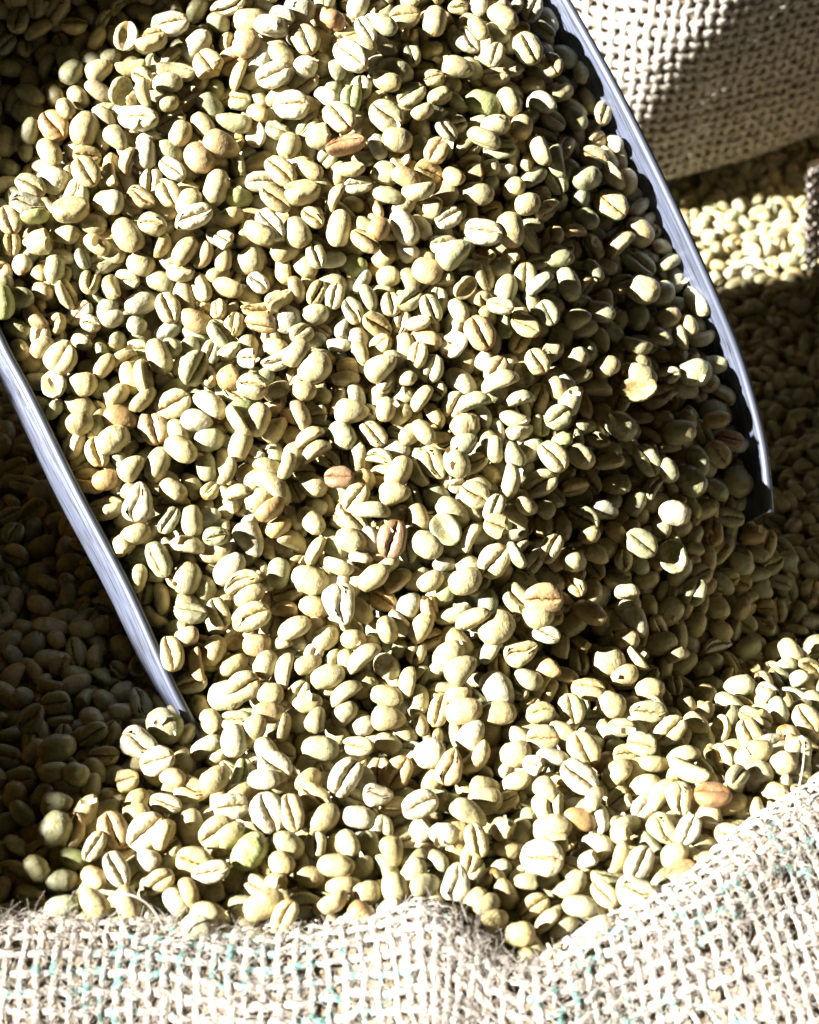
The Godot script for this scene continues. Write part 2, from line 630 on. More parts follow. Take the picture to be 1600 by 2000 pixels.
func single_beans(list: Array, singles: Dictionary) -> void:
	var marks := []
	for b in hand:
		if b.name: marks.append(b)
	var said := {}
	var many := ["just", "two bean lengths", "three bean lengths", "four bean lengths", "five bean lengths", "six bean lengths", "seven bean lengths", "eight bean lengths", "nine bean lengths"]
	var ways := ["right of", "upper right of", "above", "upper left of", "left of", "lower left of", "below", "lower right of"]
	var tone_words := ["pale cream", "grey-green", "cream", "whitish", "pale tan", "green", "tan", "ginger", "brown"]
	var kind_words := {"n": "", "r": "round ", "l": "long ", "h": "hollow ", "o": "creased ", "x": "chipped ", "s": "small "}
	for b in list:
		singles[b.id] = true
		var label := ""
		if b.name: label = b.name + " among the cream beans"
		else:
			var what: String = ("large " if b.len > 9.4 and b.kind == "n" else "") + kind_words[b.kind] + tone_words[b.tone] + " bean"
			var side: String = ", crease up, " if b.face[0] == "c" else (", rounded back up, " if b.face[0] == "u" else ", on edge, ")
			var near := marks.duplicate()
			near.sort_custom(func(x, y): return Vector2(x.u - b.u, x.v - b.v).length() < Vector2(y.u - b.u, y.v - b.v).length())
			for m in near.slice(0, 8):
				var d := Vector2(b.u - m.u, b.v - m.v)
				var n := clampi(roundi(d.length() / 0.0088) - 1, 0, 8)
				label = what + side + many[n] + " " + ways[posmod(roundi(d.angle() / (PI / 4)), 8)] + " the " + m.name.trim_prefix("large ").trim_prefix("big ")
				if label.split(" ", false).size() > 16: label = label.replace(" lengths", "s").replace("rounded back up", "back up").replace("two beans", "two beans")
				if not said.has(label) and label.split(" ", false).size() <= 16: break
		said[label] = true
		var o := put("coffee_bean", bean_mesh[b.mesh], bean_mats[b.tone * 3 + rng.randi() % 3])
		o.transform = b_where[b.id]
		tag(o, label, "coffee bean", "coffee beans lying on top of the heap")
	print("singles ", list.size(), " labels ", said.size())

func vary(c: Color) -> Color:
	var k := clampf(rng.randfn(1.0, 0.07), 0.8, 1.18)
	var w := rng.randfn(0.0, 0.03)
	return Color(c.r * k * (1.0 + w), c.g * k, c.b * k * (1.0 - 2.0 * w))

# the beans that show best: place on the slope (mm right, mm up), length in mm, turn in degrees, side seen (c crease, u back, t b l r on edge), kind, tone, name
const LAID_OUT := """
-63.4 129.8 10 8 c n w
-67.8 124.4 9 20 ct n c
-73.9 124.9 7.9 80 c h p
-63 122.2 7.9 45 b l p
-56.4 125.3 10 50 u n w
-89 117.2 7.9 60 u n g
-82 117.7 7.9 30 u n c
-81.8 111.7 7.5 -30 u n t
-73.3 118.6 8.3 10 t l c
-61.1 116.8 10.4 -10 ct l p
-70 114.8 6.2 -40 c r p
-63.1 112.3 7.9 5 ut n p
-52 117.7 10.4 -55 c x p
-45.3 115.9 8.7 70 b h c
-75.5 111 7.9 65 cb h g
-71.7 108.8 5.4 80 t l c
-69 108.6 5.4 -80 t l c
-93.8 111 7.1 -70 ut n c
-86.9 110.8 6.6 -45 u r c
-70.2 102.6 12 -8 c n w white bean with ragged level crease
-79.7 105.5 7.9 -38 b l c
-84.6 100.8 9.9 75 u n c
-92.5 101.9 8.7 -55 c n T tan creased bean at the shaded edge
-89.6 105.7 6.2 -60 u s c
-98.9 100.4 6.6 70 u n g
-99.8 111 8.3 -30 u n g
-76.5 98 7.8 -50 u n c
-68.5 93.8 8.6 80 u n w
-63 107.9 6.2 10 u s p
-54.1 102.8 7.9 -50 u n c
-59.8 99.9 7.4 75 u n p
-49 96.4 9.9 -15 u n t
-54.9 92.5 9 -45 u n t
-61.2 89.7 8.2 -40 c n w
-82.7 88.1 8.6 -55 c o c
-77.5 87.5 7.4 -75 t l c
-73.6 91.2 7 70 b l t
-92.7 87.3 8.6 -25 u n w
-97.5 84.2 8.2 -30 c n p
-98.1 79 9 0 c n w
-102 74.7 7.7 -65 c n c
-95.5 75.2 7.8 10 t h G
-86.8 77.3 9.8 5 ct o c
-93.4 94.2 8.6 -60 u n c
-75.8 79.7 6.5 85 u n w
-69.3 81.2 7.8 -25 c n t
-62.2 82.3 7.8 -60 c o c
-49.8 84.4 9.8 75 u n p
-56.4 79.9 7.8 65 u n p
-54.9 75.2 9.8 25 c n w
-46.5 76.2 7.8 20 t n c
-65.4 73.7 7.3 -20 c r p
-72.3 70.9 10.2 -50 u n c
-79.9 68.9 7.7 -30 u n p
-93.4 70 9.4 10 u x p
-46.8 70 6.9 -30 c x w
-57.7 67.5 8.9 60 u n c
-52.4 66.2 6.9 60 t l t
-42.3 131.6 9.2 0 u n c
-28.9 133.9 8.8 -5 u n w
-33.1 131 7.1 -30 c n w
-36 128 9.2 -10 b x w
-27.3 124.4 8.8 -65 c n p
-43 123.7 7.9 55 u n t
-33.6 121.7 7.9 -40 u n p
-19.5 130.3 5 -20 u x O small reddish broken bean
-11.7 127.4 7.9 -60 c n w
-6.7 128.8 7.5 -30 u n g
-1.3 133.3 8.4 10 c o c
6.3 132.7 9.3 80 u n c
5.9 126.5 6.3 20 u s p
0.2 123.1 7.5 -80 c n g
-3.8 118.1 10.4 -15 u n g
-15 119 12.1 -45 c n w
-11.3 121.8 6.3 -20 u s p
-35.3 114.6 9.1 20 c n w
-27.3 117.5 6.2 0 ct r w
-30.6 107.2 9.5 -5 c n w
-21.8 110.3 7.1 -30 u n w
-14.9 108.6 7.9 80 c n G green creased bean
0.4 111 8.3 35 c n g
-6.2 113.5 7.9 -20 ut n p
-18 102.8 10.7 -50 c n p
-6.2 104.1 9.5 -40 c n p
7.9 111.5 7.1 30 b x c
3.5 105 6.2 20 t s c
9.6 102.2 6.7 -45 c n w
-3.3 97.4 8.3 0 u n p
7.2 94.8 7.9 65 c o t
-31.3 96.9 7.8 80 u n p
-22.3 98.2 9.5 5 u x p
-16.3 94.2 10.7 15 ct l O ginger curled bean
-15 89.2 7.4 0 ct n c
-38.3 86 8.2 0 c n w
-33.3 88.6 9.4 -45 c n c
-27.8 82.1 10.2 15 ct o c
-25.7 88.8 7.8 -20 u n c
-0.8 87.1 8.2 -20 u n t
11.2 88.3 6.2 -40 u n t
2.5 82.9 9 8 u l p
-19.6 81 7 60 b l p
-34.3 79.9 9 -35 c n c
-24.5 75.8 6.5 -40 c s c
-18.1 73.4 9.8 80 u n p
-7.9 72.6 6.9 65 u n T tan rounded bean
-1.4 74.1 10.2 -60 u n w
-28.9 72.2 9 -60 u n p
-35.5 73.4 9.4 -50 c n w
-38.3 70.9 9 -30 t n c
-11.8 69.2 8.5 -35 ct n c
10.3 77.8 7.4 30 c x w
-24.4 66.2 7.3 -70 c n g
15.3 128.6 8.1 -45 c n w
18.7 131.7 7.5 -55 u n c
25 135.6 9.6 -40 u n c
31.7 127.5 9.6 -60 c n p
22.5 123.6 7.5 70 c n p
38.5 124.3 7.6 -60 c o c
33.7 120.4 6.9 0 u n p
42 119.2 6.9 20 t n c
12.8 120.1 8.8 -15 u n p
6.4 116.4 6 0 c r p
19.9 112 10.8 -15 u n G big greenish round bean
36.1 114.6 8.9 -30 u n w
26.8 112.6 8.2 -60 u n p
45.5 112.6 8.3 -50 u n g
19.8 100.3 9.4 -25 b n p
22.6 104.8 8.1 10 u n p
29.9 105.8 7.5 80 u n c
39.7 98.2 10.3 -85 u l g
50 100.9 8.3 -20 c n p
34.7 97.9 8.2 -65 t n c
47.6 93.8 8.3 10 u r g
54.8 95.6 9.1 -55 t h c
17.6 84.6 8.6 -10 u n p
17.6 90.7 7.3 0 u x t
55.3 88.6 10.4 -35 c n p
63.2 82.5 9.1 -55 u n c
27.5 88.1 6.7 50 u n p
56.7 77.6 10.4 45 b l c
63.1 73.9 11.2 -35 c n g
19.1 73.4 9.9 -10 c n w
26.2 75 10.6 -80 u n c
36.5 83.9 8.1 40 b n c
31.2 83.3 7.4 25 u n c
44.2 79.2 7.5 10 b l t
11.4 67.4 9.8 30 u n g
39.6 70.3 8.7 -10 u n g
4.6 63.5 8.5 -15 u n t
48 83.4 7.5 -40 u n g
49.7 68.9 7.5 -50 b n g
41.9 62.4 9.4 -70 u n g
33.5 60.7 8.6 40 b n g
63.4 64.9 10.4 -15 u n p
69.3 65.2 8.4 60 u n g
12.3 52.7 7.1 -60 u n p
17.9 46.6 9.7 -60 c o t
29.9 49.4 8.5 -30 c n c
23.5 52.9 7.2 -15 c n p
44.1 53.4 7.4 15 u n p
36.1 53.3 7.3 -60 c n g
70.6 58.4 7.7 30 u n c
61.1 48.9 8.9 -15 u l p
68.3 52.3 6.9 -30 u n g
74.3 52.9 7.7 -70 t n c
76.5 56.8 6.3 -60 u s c
50.7 56.7 8.1 -20 u n g
62.3 57.6 7.6 80 u n g
-109.2 53.2 9.2 -80 u n G green bean beside the left rim
-93.2 42.3 6.4 40 u n p
-89.2 40 9 50 u n p
-86.2 37.7 8.3 60 t l c
-77.3 37.7 7.1 55 u n c
-70.7 34.4 9 -70 u n c
-67.5 33.7 9.6 -80 t h c
-63.9 39.7 10.3 -65 u n p
-54.5 36.4 9.6 65 cb o g
-44.8 34 8.3 20 u x T tan pointed bean
-40.1 39.3 7.1 0 c x w
-28.6 40 8.3 50 u n p
-24 36 9 30 u n p
-26.5 30.4 6.4 0 u s c
-39.3 30.4 7.7 -20 c r p
-7.4 36 9 30 u n p
-12.2 40.3 6.4 -70 b n c
-89.8 32.1 8.3 -60 c h g
-82.5 32.1 7 10 t r c
-83.6 27.4 8.3 -25 u n p
-110.6 44.2 9.4 50 u n g
-82.4 21.6 7 10 u r c
-72.6 23.8 8.9 -20 u n T tan plump bean
-73.1 29.7 6.4 50 u n p
-66.7 27.8 8.3 45 t n c
-59.7 27.4 9.6 25 c n p
-50.1 27.4 10.8 -35 b n w
-53.5 22.9 8.3 -10 u n w
-64.6 21.2 9.5 -70 c o t
-58.2 20.2 7.6 -65 u n p
-42.6 21.6 9.5 -55 t h p
-37.9 22.2 8.9 70 u n p
-27.4 24.5 8.3 -65 b n t
-22.6 25.1 7 5 c x w
-14.3 25.5 8.9 0 u n p
-6.4 26.1 6.4 80 u s c
-17.2 19.3 8.3 -50 u n g
-8.9 19.9 8.3 -45 c n p
-73.7 17.6 8.9 35 u x p
-57.4 15 8.9 -35 u n c
-63.3 11.5 9.5 70 u n p
-100.2 27.5 6.7 -10 u x p
-25.1 18.6 8.3 30 b l c
-23.8 15 8.9 35 b l c
-69.3 10.2 7.6 45 u n p
-75.8 7.6 7 20 u n T pinkish tan bean beside the left rim
-44.9 9.9 7.6 65 t l c
-30.4 10.5 7 65 t n c
-33.8 6 12 -38 b l p
-24.3 6.6 7.6 -25 u n p
-17.4 8.2 7.6 0 c o B brown bean at mid scoop
-2.8 9.9 8.9 60 u n c
-66.5 1.5 10.1 85 c n w white bean with upright brown crease
-58.7 5 7.6 -30 u n p
-42.9 4.7 6.9 10 b l c
-37.2 2.8 7.6 30 u n p
-34.6 -0.4 8.2 35 t n T
-59.7 -2.7 7.5 60 c n g
-54.1 -3 8.2 -80 u n p
-47.7 -6.8 6.3 0 c r g
-24.8 -2 8.8 -45 u n p
-13.6 2.8 8.2 55 c n p
-9.4 -0.4 9.4 0 b l p
-3.8 4.1 8.2 5 u n c
-67.1 -6.5 7.5 20 u n c
-39.5 -6.8 10 -60 u n w
-32.7 -3.9 6.9 40 u n c
-54.8 -9 9.4 -5 b l p
-23.8 -10 8.1 60 b n c
-14.7 -7.4 8.2 -25 u n p
-4.1 -7.7 10 75 c o B brown bean with an upright crease
-61.3 -12.5 9.4 -65 cb n g
-54.9 -16.9 8.7 80 u n p
-75.4 -9.7 7.5 -60 u x c
-70 -17.3 7.4 80 u n p
-44.4 -15 9.4 45 u n w
-41.2 -18.2 9.4 25 c l p
-38.9 -21.3 8.1 30 u n c
-32.8 -15.6 8.1 85 u n g
-25 -17.2 10 -20 u n p
-9.4 -17.2 8.7 30 u n c
-17.5 -15 8.1 -20 t h c
-53.7 -26.3 8.1 -10 ct n g
-47.2 -25.7 8.1 -65 c n p
-38.5 -26.9 9.9 20 c n p
-16.8 -23.8 10.6 -75 c n w large white bean with a clean crease
-28.5 -29.4 8.7 25 b n p
-5.3 -29.7 6.8 -70 u r c
-13.9 -31.9 6.2 0 u r c
-20.8 -31.3 7.4 40 u n p
-48 -34.4 8 70 u n c
-54.9 -31.3 6.2 20 u n t
-59 -35.9 9 -75 c n c
-52.2 -38.1 8.6 -80 t l t
-43.6 -38.1 8 30 u n p
-37.2 -33.1 7.4 10 u n t
-34.9 -38.1 7.4 70 u n p
-30.6 -39.3 9.3 80 b l p
-25 -38.1 6.8 20 u n p
-11.7 -36.2 9.9 40 b l p
-19.7 -41.1 8.6 15 u n p
22.3 37.1 7.8 60 c o t
22.6 33.7 10.3 20 b l p
29 37 7.2 -80 c h g
32.7 39.7 7.2 -60 c n c
16 28.3 9 15 b l g
27.9 29.8 7.8 15 b l c
38 32.8 6.6 -60 u n t
61.9 40 8.8 -20 u n p
60.2 35.8 10.1 10 c h c
77.8 43.2 10.5 10 u n g
41.4 29.7 7.9 60 u n g
26.1 25 9 -25 u l p
3.5 20 7.6 -50 u n p
14.4 22.3 8.3 25 u x c
55.4 25.6 9.3 -40 u n g
37.8 24.6 7.2 30 c n g
72.4 26.1 9.6 10 u n p
84.2 31.2 7.7 10 u n T
88.6 26.6 7.8 -10 c n O ginger bean against the right rim
38.7 19.6 5.2 20 u s G small green bean
5.7 12.2 8.9 -55 c n p
11.8 12.1 8.3 -60 u n p
21.4 16.1 6.4 -80 u n p
26.3 14.7 7.7 -50 u n g
13.7 17 7 30 u n g
36.3 14.7 9.1 -50 c n p
43.4 15.7 8.5 -40 u n p
51.8 15.9 7.9 10 b n c
62.8 17.3 9.4 -60 c n g
68.3 14.6 7.4 -60 u n g
78 18.9 9 -70 u n g
84.4 21.8 8.4 -50 c n p
91.7 15.7 10.6 -50 u n g
75.7 12.8 9.6 -50 u n g
83.9 12.3 8.4 -40 b n g
25.2 7.4 10.2 75 u l p
32.8 8.2 9.6 25 c n p
15.8 3.8 7.6 -35 c n p
20.9 0.1 7.6 65 c n p
10.7 -0.2 9.5 -40 u n p
29.1 1.5 5.7 -30 u s c
34.7 1.8 5.8 70 u x p
2.5 -1.7 8.2 -70 u n t
8.8 -5.4 8.8 -50 c h g
14.8 -6.5 8.2 60 b l p
21.9 -4.4 8.2 -20 c x c
35.5 -8.9 8.3 60 c n p
41.1 -11.5 6.4 0 u r p
48 -9.1 7.1 -30 u n p
55.7 -9.8 5.9 80 c r w
69.8 3.4 8.8 -10 u n w bright rounded bean in the shade
46 -4.6 5.8 20 u s p
59 5.5 8 60 u n g
20.8 -12.4 9.5 50 c n p
26.3 -10.9 7.6 -60 t n g
59.8 -5.5 9.2 -35 c n g
69 -9 9.4 -75 c h g
3.8 -9 8.8 -30 u n p
13.5 -18 8.8 25 u n p
5.3 -17.8 6.9 30 u n p
33 -21.8 11.4 5 c o t
31.6 -26 8.2 15 u n c
45.6 -24.2 9 -30 u n t
56.1 -22 7.2 20 u n w
58.1 -26.4 8.5 -65 u n w
55.5 -18.1 6.5 5 b x p
15.3 -26.7 9.4 20 b n c
33.5 -30.4 7.9 -20 c n w
2.8 -29.4 8.1 60 u n c
21.6 -29.1 10 40 u n p
44.4 -32.5 6.4 -40 b x p
55.1 -31.1 7.1 15 u n c
65.5 -31.6 9.2 15 u n p
69.5 -34 6.6 25 b l c
9.6 -35.5 8.7 35 u n p
12.7 -39.5 8.7 35 u n p
27.2 -35.3 8.8 25 c n p
50 -36.8 9 30 u n p
57.7 -35.6 7.8 -50 t h c
34.2 -38.9 6.3 -25 u n t
75.2 -16.9 8.1 70 c n g
83.7 -26.7 6.8 -30 u n c
90.3 -21 6.3 60 u x t
102.6 -32.7 8.9 -65 u n p
97.7 0.8 7.8 10 u n T
53.8 -40 7.7 10 u n c
-48 -51.8 6.8 -50 u n p
-40.3 -43.3 8.6 25 c n p
-33.8 -45.1 6.8 0 u n p
-27.3 -45.2 7.4 60 c n p
-24.5 -47.6 7.4 10 u n p
-15.7 -44.9 9.2 35 b l p
-5.5 -46.1 8.6 -10 u n c
-5.2 -51.3 8.5 -5 u n c
-15.6 -50.4 7.3 40 u n p
-30.1 -53.7 7.9 75 t h c
-22.5 -51.6 6.1 70 u n p
-33.6 -50.1 7.9 0 u n t
-37.3 -54.6 8.5 60 u n c
-41.7 -56.8 7.9 -85 u n w
-21.4 -58.3 9 -5 u n g
-12.4 -57.7 7.8 -5 c n p
-4.8 -57.1 7.2 -30 u n c
-33.6 -59.4 7.8 -60 u n p
-31.3 -62.7 8.3 -40 c n w
-34 -65.9 7.7 0 u n w
-23.4 -65.9 6.5 40 u n c
-15.4 -65.3 10.1 55 c n w white bean with slanting crease
-2.7 -64.2 8.3 60 c o t
-7.3 -69.3 7 0 c n w
-21.6 -69.9 8.2 -35 c n c
-31.8 -73.2 9.8 -70 c n w
-26.3 -73.2 8.7 -75 c n c
-20.2 -74.9 9.2 35 u n c
-11.3 -74.1 8.1 -10 u n w
-39.6 -68.8 7.6 35 u n p
-40.7 -71.6 8.1 5 c x w
-50.5 -68.2 8.8 -5 c n c
-44.9 -65.9 7.7 40 u n c
-55.9 -71 7.6 -15 c n w
-55.1 -65.3 6.5 -20 u n t
-59.1 -61.8 8.4 20 c n w
-63.9 -57.6 9.7 -25 c n w
-58.8 -53.4 9.8 -30 u n g
-74.1 -72.1 7.6 60 u n p
-76.4 -77.1 8.6 75 c n t upright tan creased bean
-79.7 -76.5 8.6 50 u n g
-66.5 -76.5 8.6 -65 c o t
-59.8 -77.1 9.7 45 c n w
-55.1 -77.9 7.4 70 b n c
-49.9 -76.3 8.6 -80 u n p
-61.6 -73.8 6.4 10 u n c
-43.2 -77.1 8.6 35 c n c
-40.3 -77.6 8 35 u n c
-35.3 -81.3 9.6 50 u x G green mottled bean
-26.9 -80.3 7.9 -30 u n p
-21 -80.3 6.2 85 c n p
-14.2 -79.5 6.3 -60 u n p
-9.1 -80.3 6.8 -70 u n g
-4 -81.3 6.8 -75 u n c
-70.4 -80 7.4 60 c n p
-64.1 -84.7 8.4 -60 c n w
-58.4 -83.4 6.2 -10 u n w
-43.3 -85.8 8.4 15 c n w
-47.3 -82.9 8.4 -15 c o c
-55 -87.3 7.2 30 c n c
-69.6 -86.5 6.1 -30 u n t
-75.6 -83.2 7.3 -15 u n G
-76.9 -87.6 7.2 0 u n g
-74.7 -92.1 7.7 10 u n g
-67.7 -91.6 7.7 -35 u n c
-60.4 -91.3 7.7 -60 u n c
-50.8 -91.3 7.1 -45 u n w
-47.8 -89.3 6.6 -60 b l c
-28.6 -84 6.2 -40 u n c
-28.6 -87.6 6.1 -15 b x c
-16.2 -84.5 8.4 -5 u n c
-14.4 -87.8 7.8 5 b l c
-22.3 -86.5 7.2 -10 u n c
-31.5 -92.1 9.3 25 u n c
-26.7 -94 7.6 60 c n c
-44.3 -96.2 8.1 0 u n w
-43.2 -92.6 8.2 -5 b l c
-16.5 -91.6 7.1 30 t n c
-10.3 -94 6.5 -40 u x T peach-brown bean behind the front fold
-4.4 -93.1 6.6 60 u n w
-3 -88.6 7.2 -70 u n p
-9.4 -89.6 6.1 15 u n p
-83.3 -58.5 9.1 15 u n g
-91.1 -51.5 8 55 c n g
-77.7 -64.5 6.5 -20 u n g
-83.1 -64.2 7.1 10 u n g
-80.7 -71.3 7.6 10 u n g
-76.2 -55.2 7.9 30 c n g
-89 -73.8 6.9 -50 u n g
-82.2 -85 6.7 -50 u n g
21.3 -44.4 9.9 -60 u n w
12 -45.4 6.8 15 u n c
12.9 -49.4 9.2 10 u n c
21.5 -50.3 9.2 5 u n c
29 -41.5 7.5 -15 u n p
44.4 -44.1 8.8 -10 ct n c
60.5 -43.5 7.7 5 u n c
39.4 -49 8.1 -75 c n p
31.4 -50.3 7.4 10 ct n g
49.8 -47.9 7.5 -20 u n c
58.2 -49.5 8.8 0 c n g
50.6 -54 6.7 0 ct n g
62.2 -54.3 8.6 40 c n p
69.5 -52.7 6.8 -30 u n p
92 -49.1 6.9 -70 u n p
96.8 -51.4 8.1 -60 c n p
31.6 -56.1 7.9 5 c n p
41.3 -58.5 9.6 -60 c n c
36.3 -54.6 6.7 -20 u n p
14.8 -55.8 8.5 55 u n w
15.3 -61.2 10.2 45 u l c
9.2 -62.7 8.9 75 c n t
4.5 -59.7 7.8 30 u n w
25 -59.7 7.8 20 u n p
34.2 -60.6 8.4 -15 b n w
29.8 -62.7 6.6 -20 c x w
39.5 -65.3 10 -40 c n w
41.9 -69.9 5.8 60 b n c
48.4 -64.2 8.3 40 b n c
55.3 -57.6 7.2 -15 c x g
64.3 -59.8 8.4 15 b l p
64.3 -64.1 10 -25 t l p
80 -59.8 9.6 25 u n c
68.6 -69.2 8.6 0 ct o O ginger creased bean above the right lip
61.2 -69.8 8.1 -80 c n p
17.9 -67.6 7.7 0 u n c
17.5 -70.7 8.7 10 u n c
25.1 -66.2 7.1 20 u n p
31.7 -68.2 7 -50 u n c
2.3 -71.3 8.7 20 c n w
13.6 -72.7 9.3 -30 b n p
7.4 -77.6 6.9 5 u n w
15.1 -79 8 -75 c n c
21.2 -77.1 7.4 -40 u x p
39 -74.8 8 -15 u n T orange-tan rounded bean
32 -76.8 9.2 10 u n p
34 -80.2 7.4 -10 u x c
29 -82.4 9.6 -10 c n w
47.9 -78 6.2 -10 u x c
56.7 -76.6 7.9 -50 c n p
62.5 -76.3 7.4 65 c n w
46.5 -82.3 7.8 70 t l c
50 -84 8.3 60 c n w
58 -81.9 6.7 30 u n p
59.3 -85.5 7.2 25 ct o O pinkish ginger half shell
59.5 -88.8 7.1 25 b l G
66.1 -83.4 6.1 -20 c n c
10 -87.3 8.3 85 c n w large round white bean above the fold
26.4 -87.5 7.2 -5 b x p
35.4 -88.3 8.8 30 u l p
41.7 -89.9 6 -50 c n c
48.5 -89.4 8.8 -5 c n w
20.6 -90.6 7.2 -60 u n c
26.8 -92.5 7.6 30 c n c
36.6 -92 7.6 -5 u n p
3.3 -87.8 6.1 10 u n p
13.5 -90.8 6.6 50 b n c
16.4 -92.1 6 40 u n c
29.3 -95 6.5 45 b n c
32.6 -96.6 8.1 35 b l p
40.1 -96.3 7.5 20 u n w
17.9 -95.3 6.5 20 u n c
23.2 -97.4 6.5 10 u n c
40.1 -82.3 6.7 20 b x w
76.4 -77.3 7.3 10 c n c
86.5 -62.1 5.3 30 u n t
83.5 -68.6 6.3 0 u n c
90.8 -59.5 8.4 -80 c n g
74.5 -65 5.8 40 c n g
"""

# ------------------------------------------------------------------ the scoop
func smooth_line(pts: Array[Vector3], count: int) -> Array[Vector3]:
	var out: Array[Vector3] = []
	var n := pts.size()
	for k in count:
		var t := float(k) / (count - 1) * (n - 1)
		var i := mini(int(t), n - 2)
		out.append(pts[i].cubic_interpolate(pts[i + 1], pts[maxi(i - 1, 0)], pts[mini(i + 2, n - 1)], t - i))
	return out

func build_scoop() -> void:
	var la: Array[Vector3] = []
	var lb: Array[Vector3] = []
	for i in rim_left.size():
		la.append(Vector3(rim_left[i].x, rim_left[i].y, lift_left[i]))
		lb.append(Vector3(rim_right[i].x, rim_right[i].y, lift_right[i]))
	var a := smooth_line(la, 60)
	var b := smooth_line(lb, 60)
	var round_count := 34
	var prof := func(i: int, j: int, grow: float) -> Vector3:
		var p := a[j]
		var q := b[j]
		var t := float(i) / (round_count - 1)
		var span := q.x - p.x
		var low := lerpf(1.0, 0.42, smoothstep(30.0, 52.0, j))                  # shallower towards the handle
		var c1 := p + Vector3(-0.315 * span, -2, -0.25 * span * low)
		var c2 := q + Vector3(-0.05 * span, -2, -0.42 * span * low)
		var x := p.bezier_interpolate(c1, c2, q, t)
		var tan := p.bezier_derivative(c1, c2, q, t).normalized()
		var nor := Vector3(-tan.z, 0, tan.x).normalized()               # towards the inside
		x += nor * grow
		return world(x * 0.001)
	var steel := StandardMaterial3D.new()
	steel.albedo_color = Color(0.45, 0.48, 0.545)
	steel.metallic = 0.6
	steel.roughness = 0.5
	steel.roughness_texture = noise_texture(0.02, 4, 5, Color(0.62, 0.62, 0.62), Color(1, 1, 1))
	steel.albedo_texture = noise_texture(0.02, 5, 8, Color(0.45, 0.36, 0.26), Color(1, 1, 1))             # worn metal, streaked along its length
	steel.albedo_texture.color_ramp.add_point(0.3, Color(0.78, 0.77, 0.77))
	steel.albedo_texture.color_ramp.add_point(0.6, Color(0.9, 0.9, 0.92))
	steel.normal_enabled = true
	steel.normal_texture = noise_texture(0.03, 4, 9, Color.BLACK, Color.WHITE, true, 3.0)
	steel.normal_scale = 0.4
	steel.uv1_scale = Vector3(36, 2.4, 1)
	var scoop := base("metal_scoop")
	tag(scoop, "worn bare metal scoop heaped with pale coffee beans, its mouth sunk into the sack", "scoop")
	var wall := 1.1
	var cols := round_count
	var loop := cols * 2
	var v := PackedVector3Array()
	var uv := PackedVector2Array()
	var idx := PackedInt32Array()
	for j in 60:
		for i in cols:
			v.append(prof.call(i, j, 0.0))
			uv.append(Vector2(float(i) / cols, j / 60.0))
		for i in cols:
			v.append(prof.call(cols - 1 - i, j, wall))
			uv.append(Vector2(1.0 + float(i) / cols, j / 60.0))
	for j in 59:
		for i in loop:
			var i2 := (i + 1) % loop
			var p0 := j * loop + i
			var p1 := j * loop + i2
			idx.append_array([p0, p0 + loop, p1, p1, p0 + loop, p1 + loop])
	for i in cols - 1:                                                   # the cut edge of the mouth
		idx.append_array([i, i + 1, loop - 1 - i, i + 1, loop - 2 - i, loop - 1 - i])
	put("bowl", array_mesh(v, idx, uv), steel, scoop)
	var end := grid_mesh(cols, 2, func(i, j):                                # the closed end, towards the handle
		var p: Vector3 = prof.call(i, 59, 0.3)
		var mid := world((a[59] + b[59]) * 0.0005)
		return p if j == 0 else p.lerp(mid + world(Vector3(0, 0.004, 0.002)), 0.999))
	put("closed_end", end, steel, scoop)
	# the edge is rolled into a thin bead on both sides
	for side in 2:
		var path := a if side == 0 else b
		var pts: Array[Vector3] = []
		for p in path: pts.append(world(p * 0.001))
		put("rolled_edge", tube_mesh(pts, 0.00125, 10), steel, scoop)

func tube_mesh(pts: Array[Vector3], radius: float, sides: int) -> ArrayMesh:
	var v := PackedVector3Array()
	var idx := PackedInt32Array()
	var n := pts.size()
	for j in n:
		var t := (pts[mini(j + 1, n - 1)] - pts[maxi(j - 1, 0)]).normalized()
		var x := t.cross(Vector3(0.1, 1, 0.2)).normalized()
		var y := x.cross(t)
		for i in sides:
			v.append(pts[j] + (x * cos(TAU * i / sides) + y * sin(TAU * i / sides)) * radius)
	for j in n - 1:
		for i in sides:
			var i2 := (i + 1) % sides
			idx.append_array([j * sides + i, j * sides + i2, (j + 1) * sides + i, j * sides + i2, (j + 1) * sides + i2, (j + 1) * sides + i])
	return array_mesh(v, idx)

# ------------------------------------------------------------------ burlap
var crest: Array[Vector3] = [Vector3(-190, -27, 88), Vector3(-150, -28, 99), Vector3(-120.3, -29.0, 103.0), Vector3(-101.5, -29.0, 101.8), Vector3(-85.6, -29.0, 101.2), Vector3(-61.0, -29.0, 101.2), Vector3(-31.8, -29.0, 104.8), Vector3(-11.6, -27.0, 103.9), Vector3(-4.2, -25.0, 103.1), Vector3(3.2, -23.0, 102.0), Vector3(10.5, -24.5, 104.1), Vector3(15.7, -27.0, 107.5), Vector3(21.4, -28.5, 111.0), Vector3(29.6, -27.5, 111.8), Vector3(41.9, -25.0, 106.1), Vector3(52.5, -22.0, 102.0), Vector3(63.6, -20.0, 96.6), Vector3(76.0, -19.0, 85.9), Vector3(88.4, -18.0, 77.8), Vector3(104.0, -18.0, 68.3), Vector3(129.0, -18.0, 52.2), Vector3(158.0, -17, 22.0), Vector3(186.0, -17, -20.0)]
var yarn_mat: StandardMaterial3D
var cloth_noise := FastNoiseLite.new()

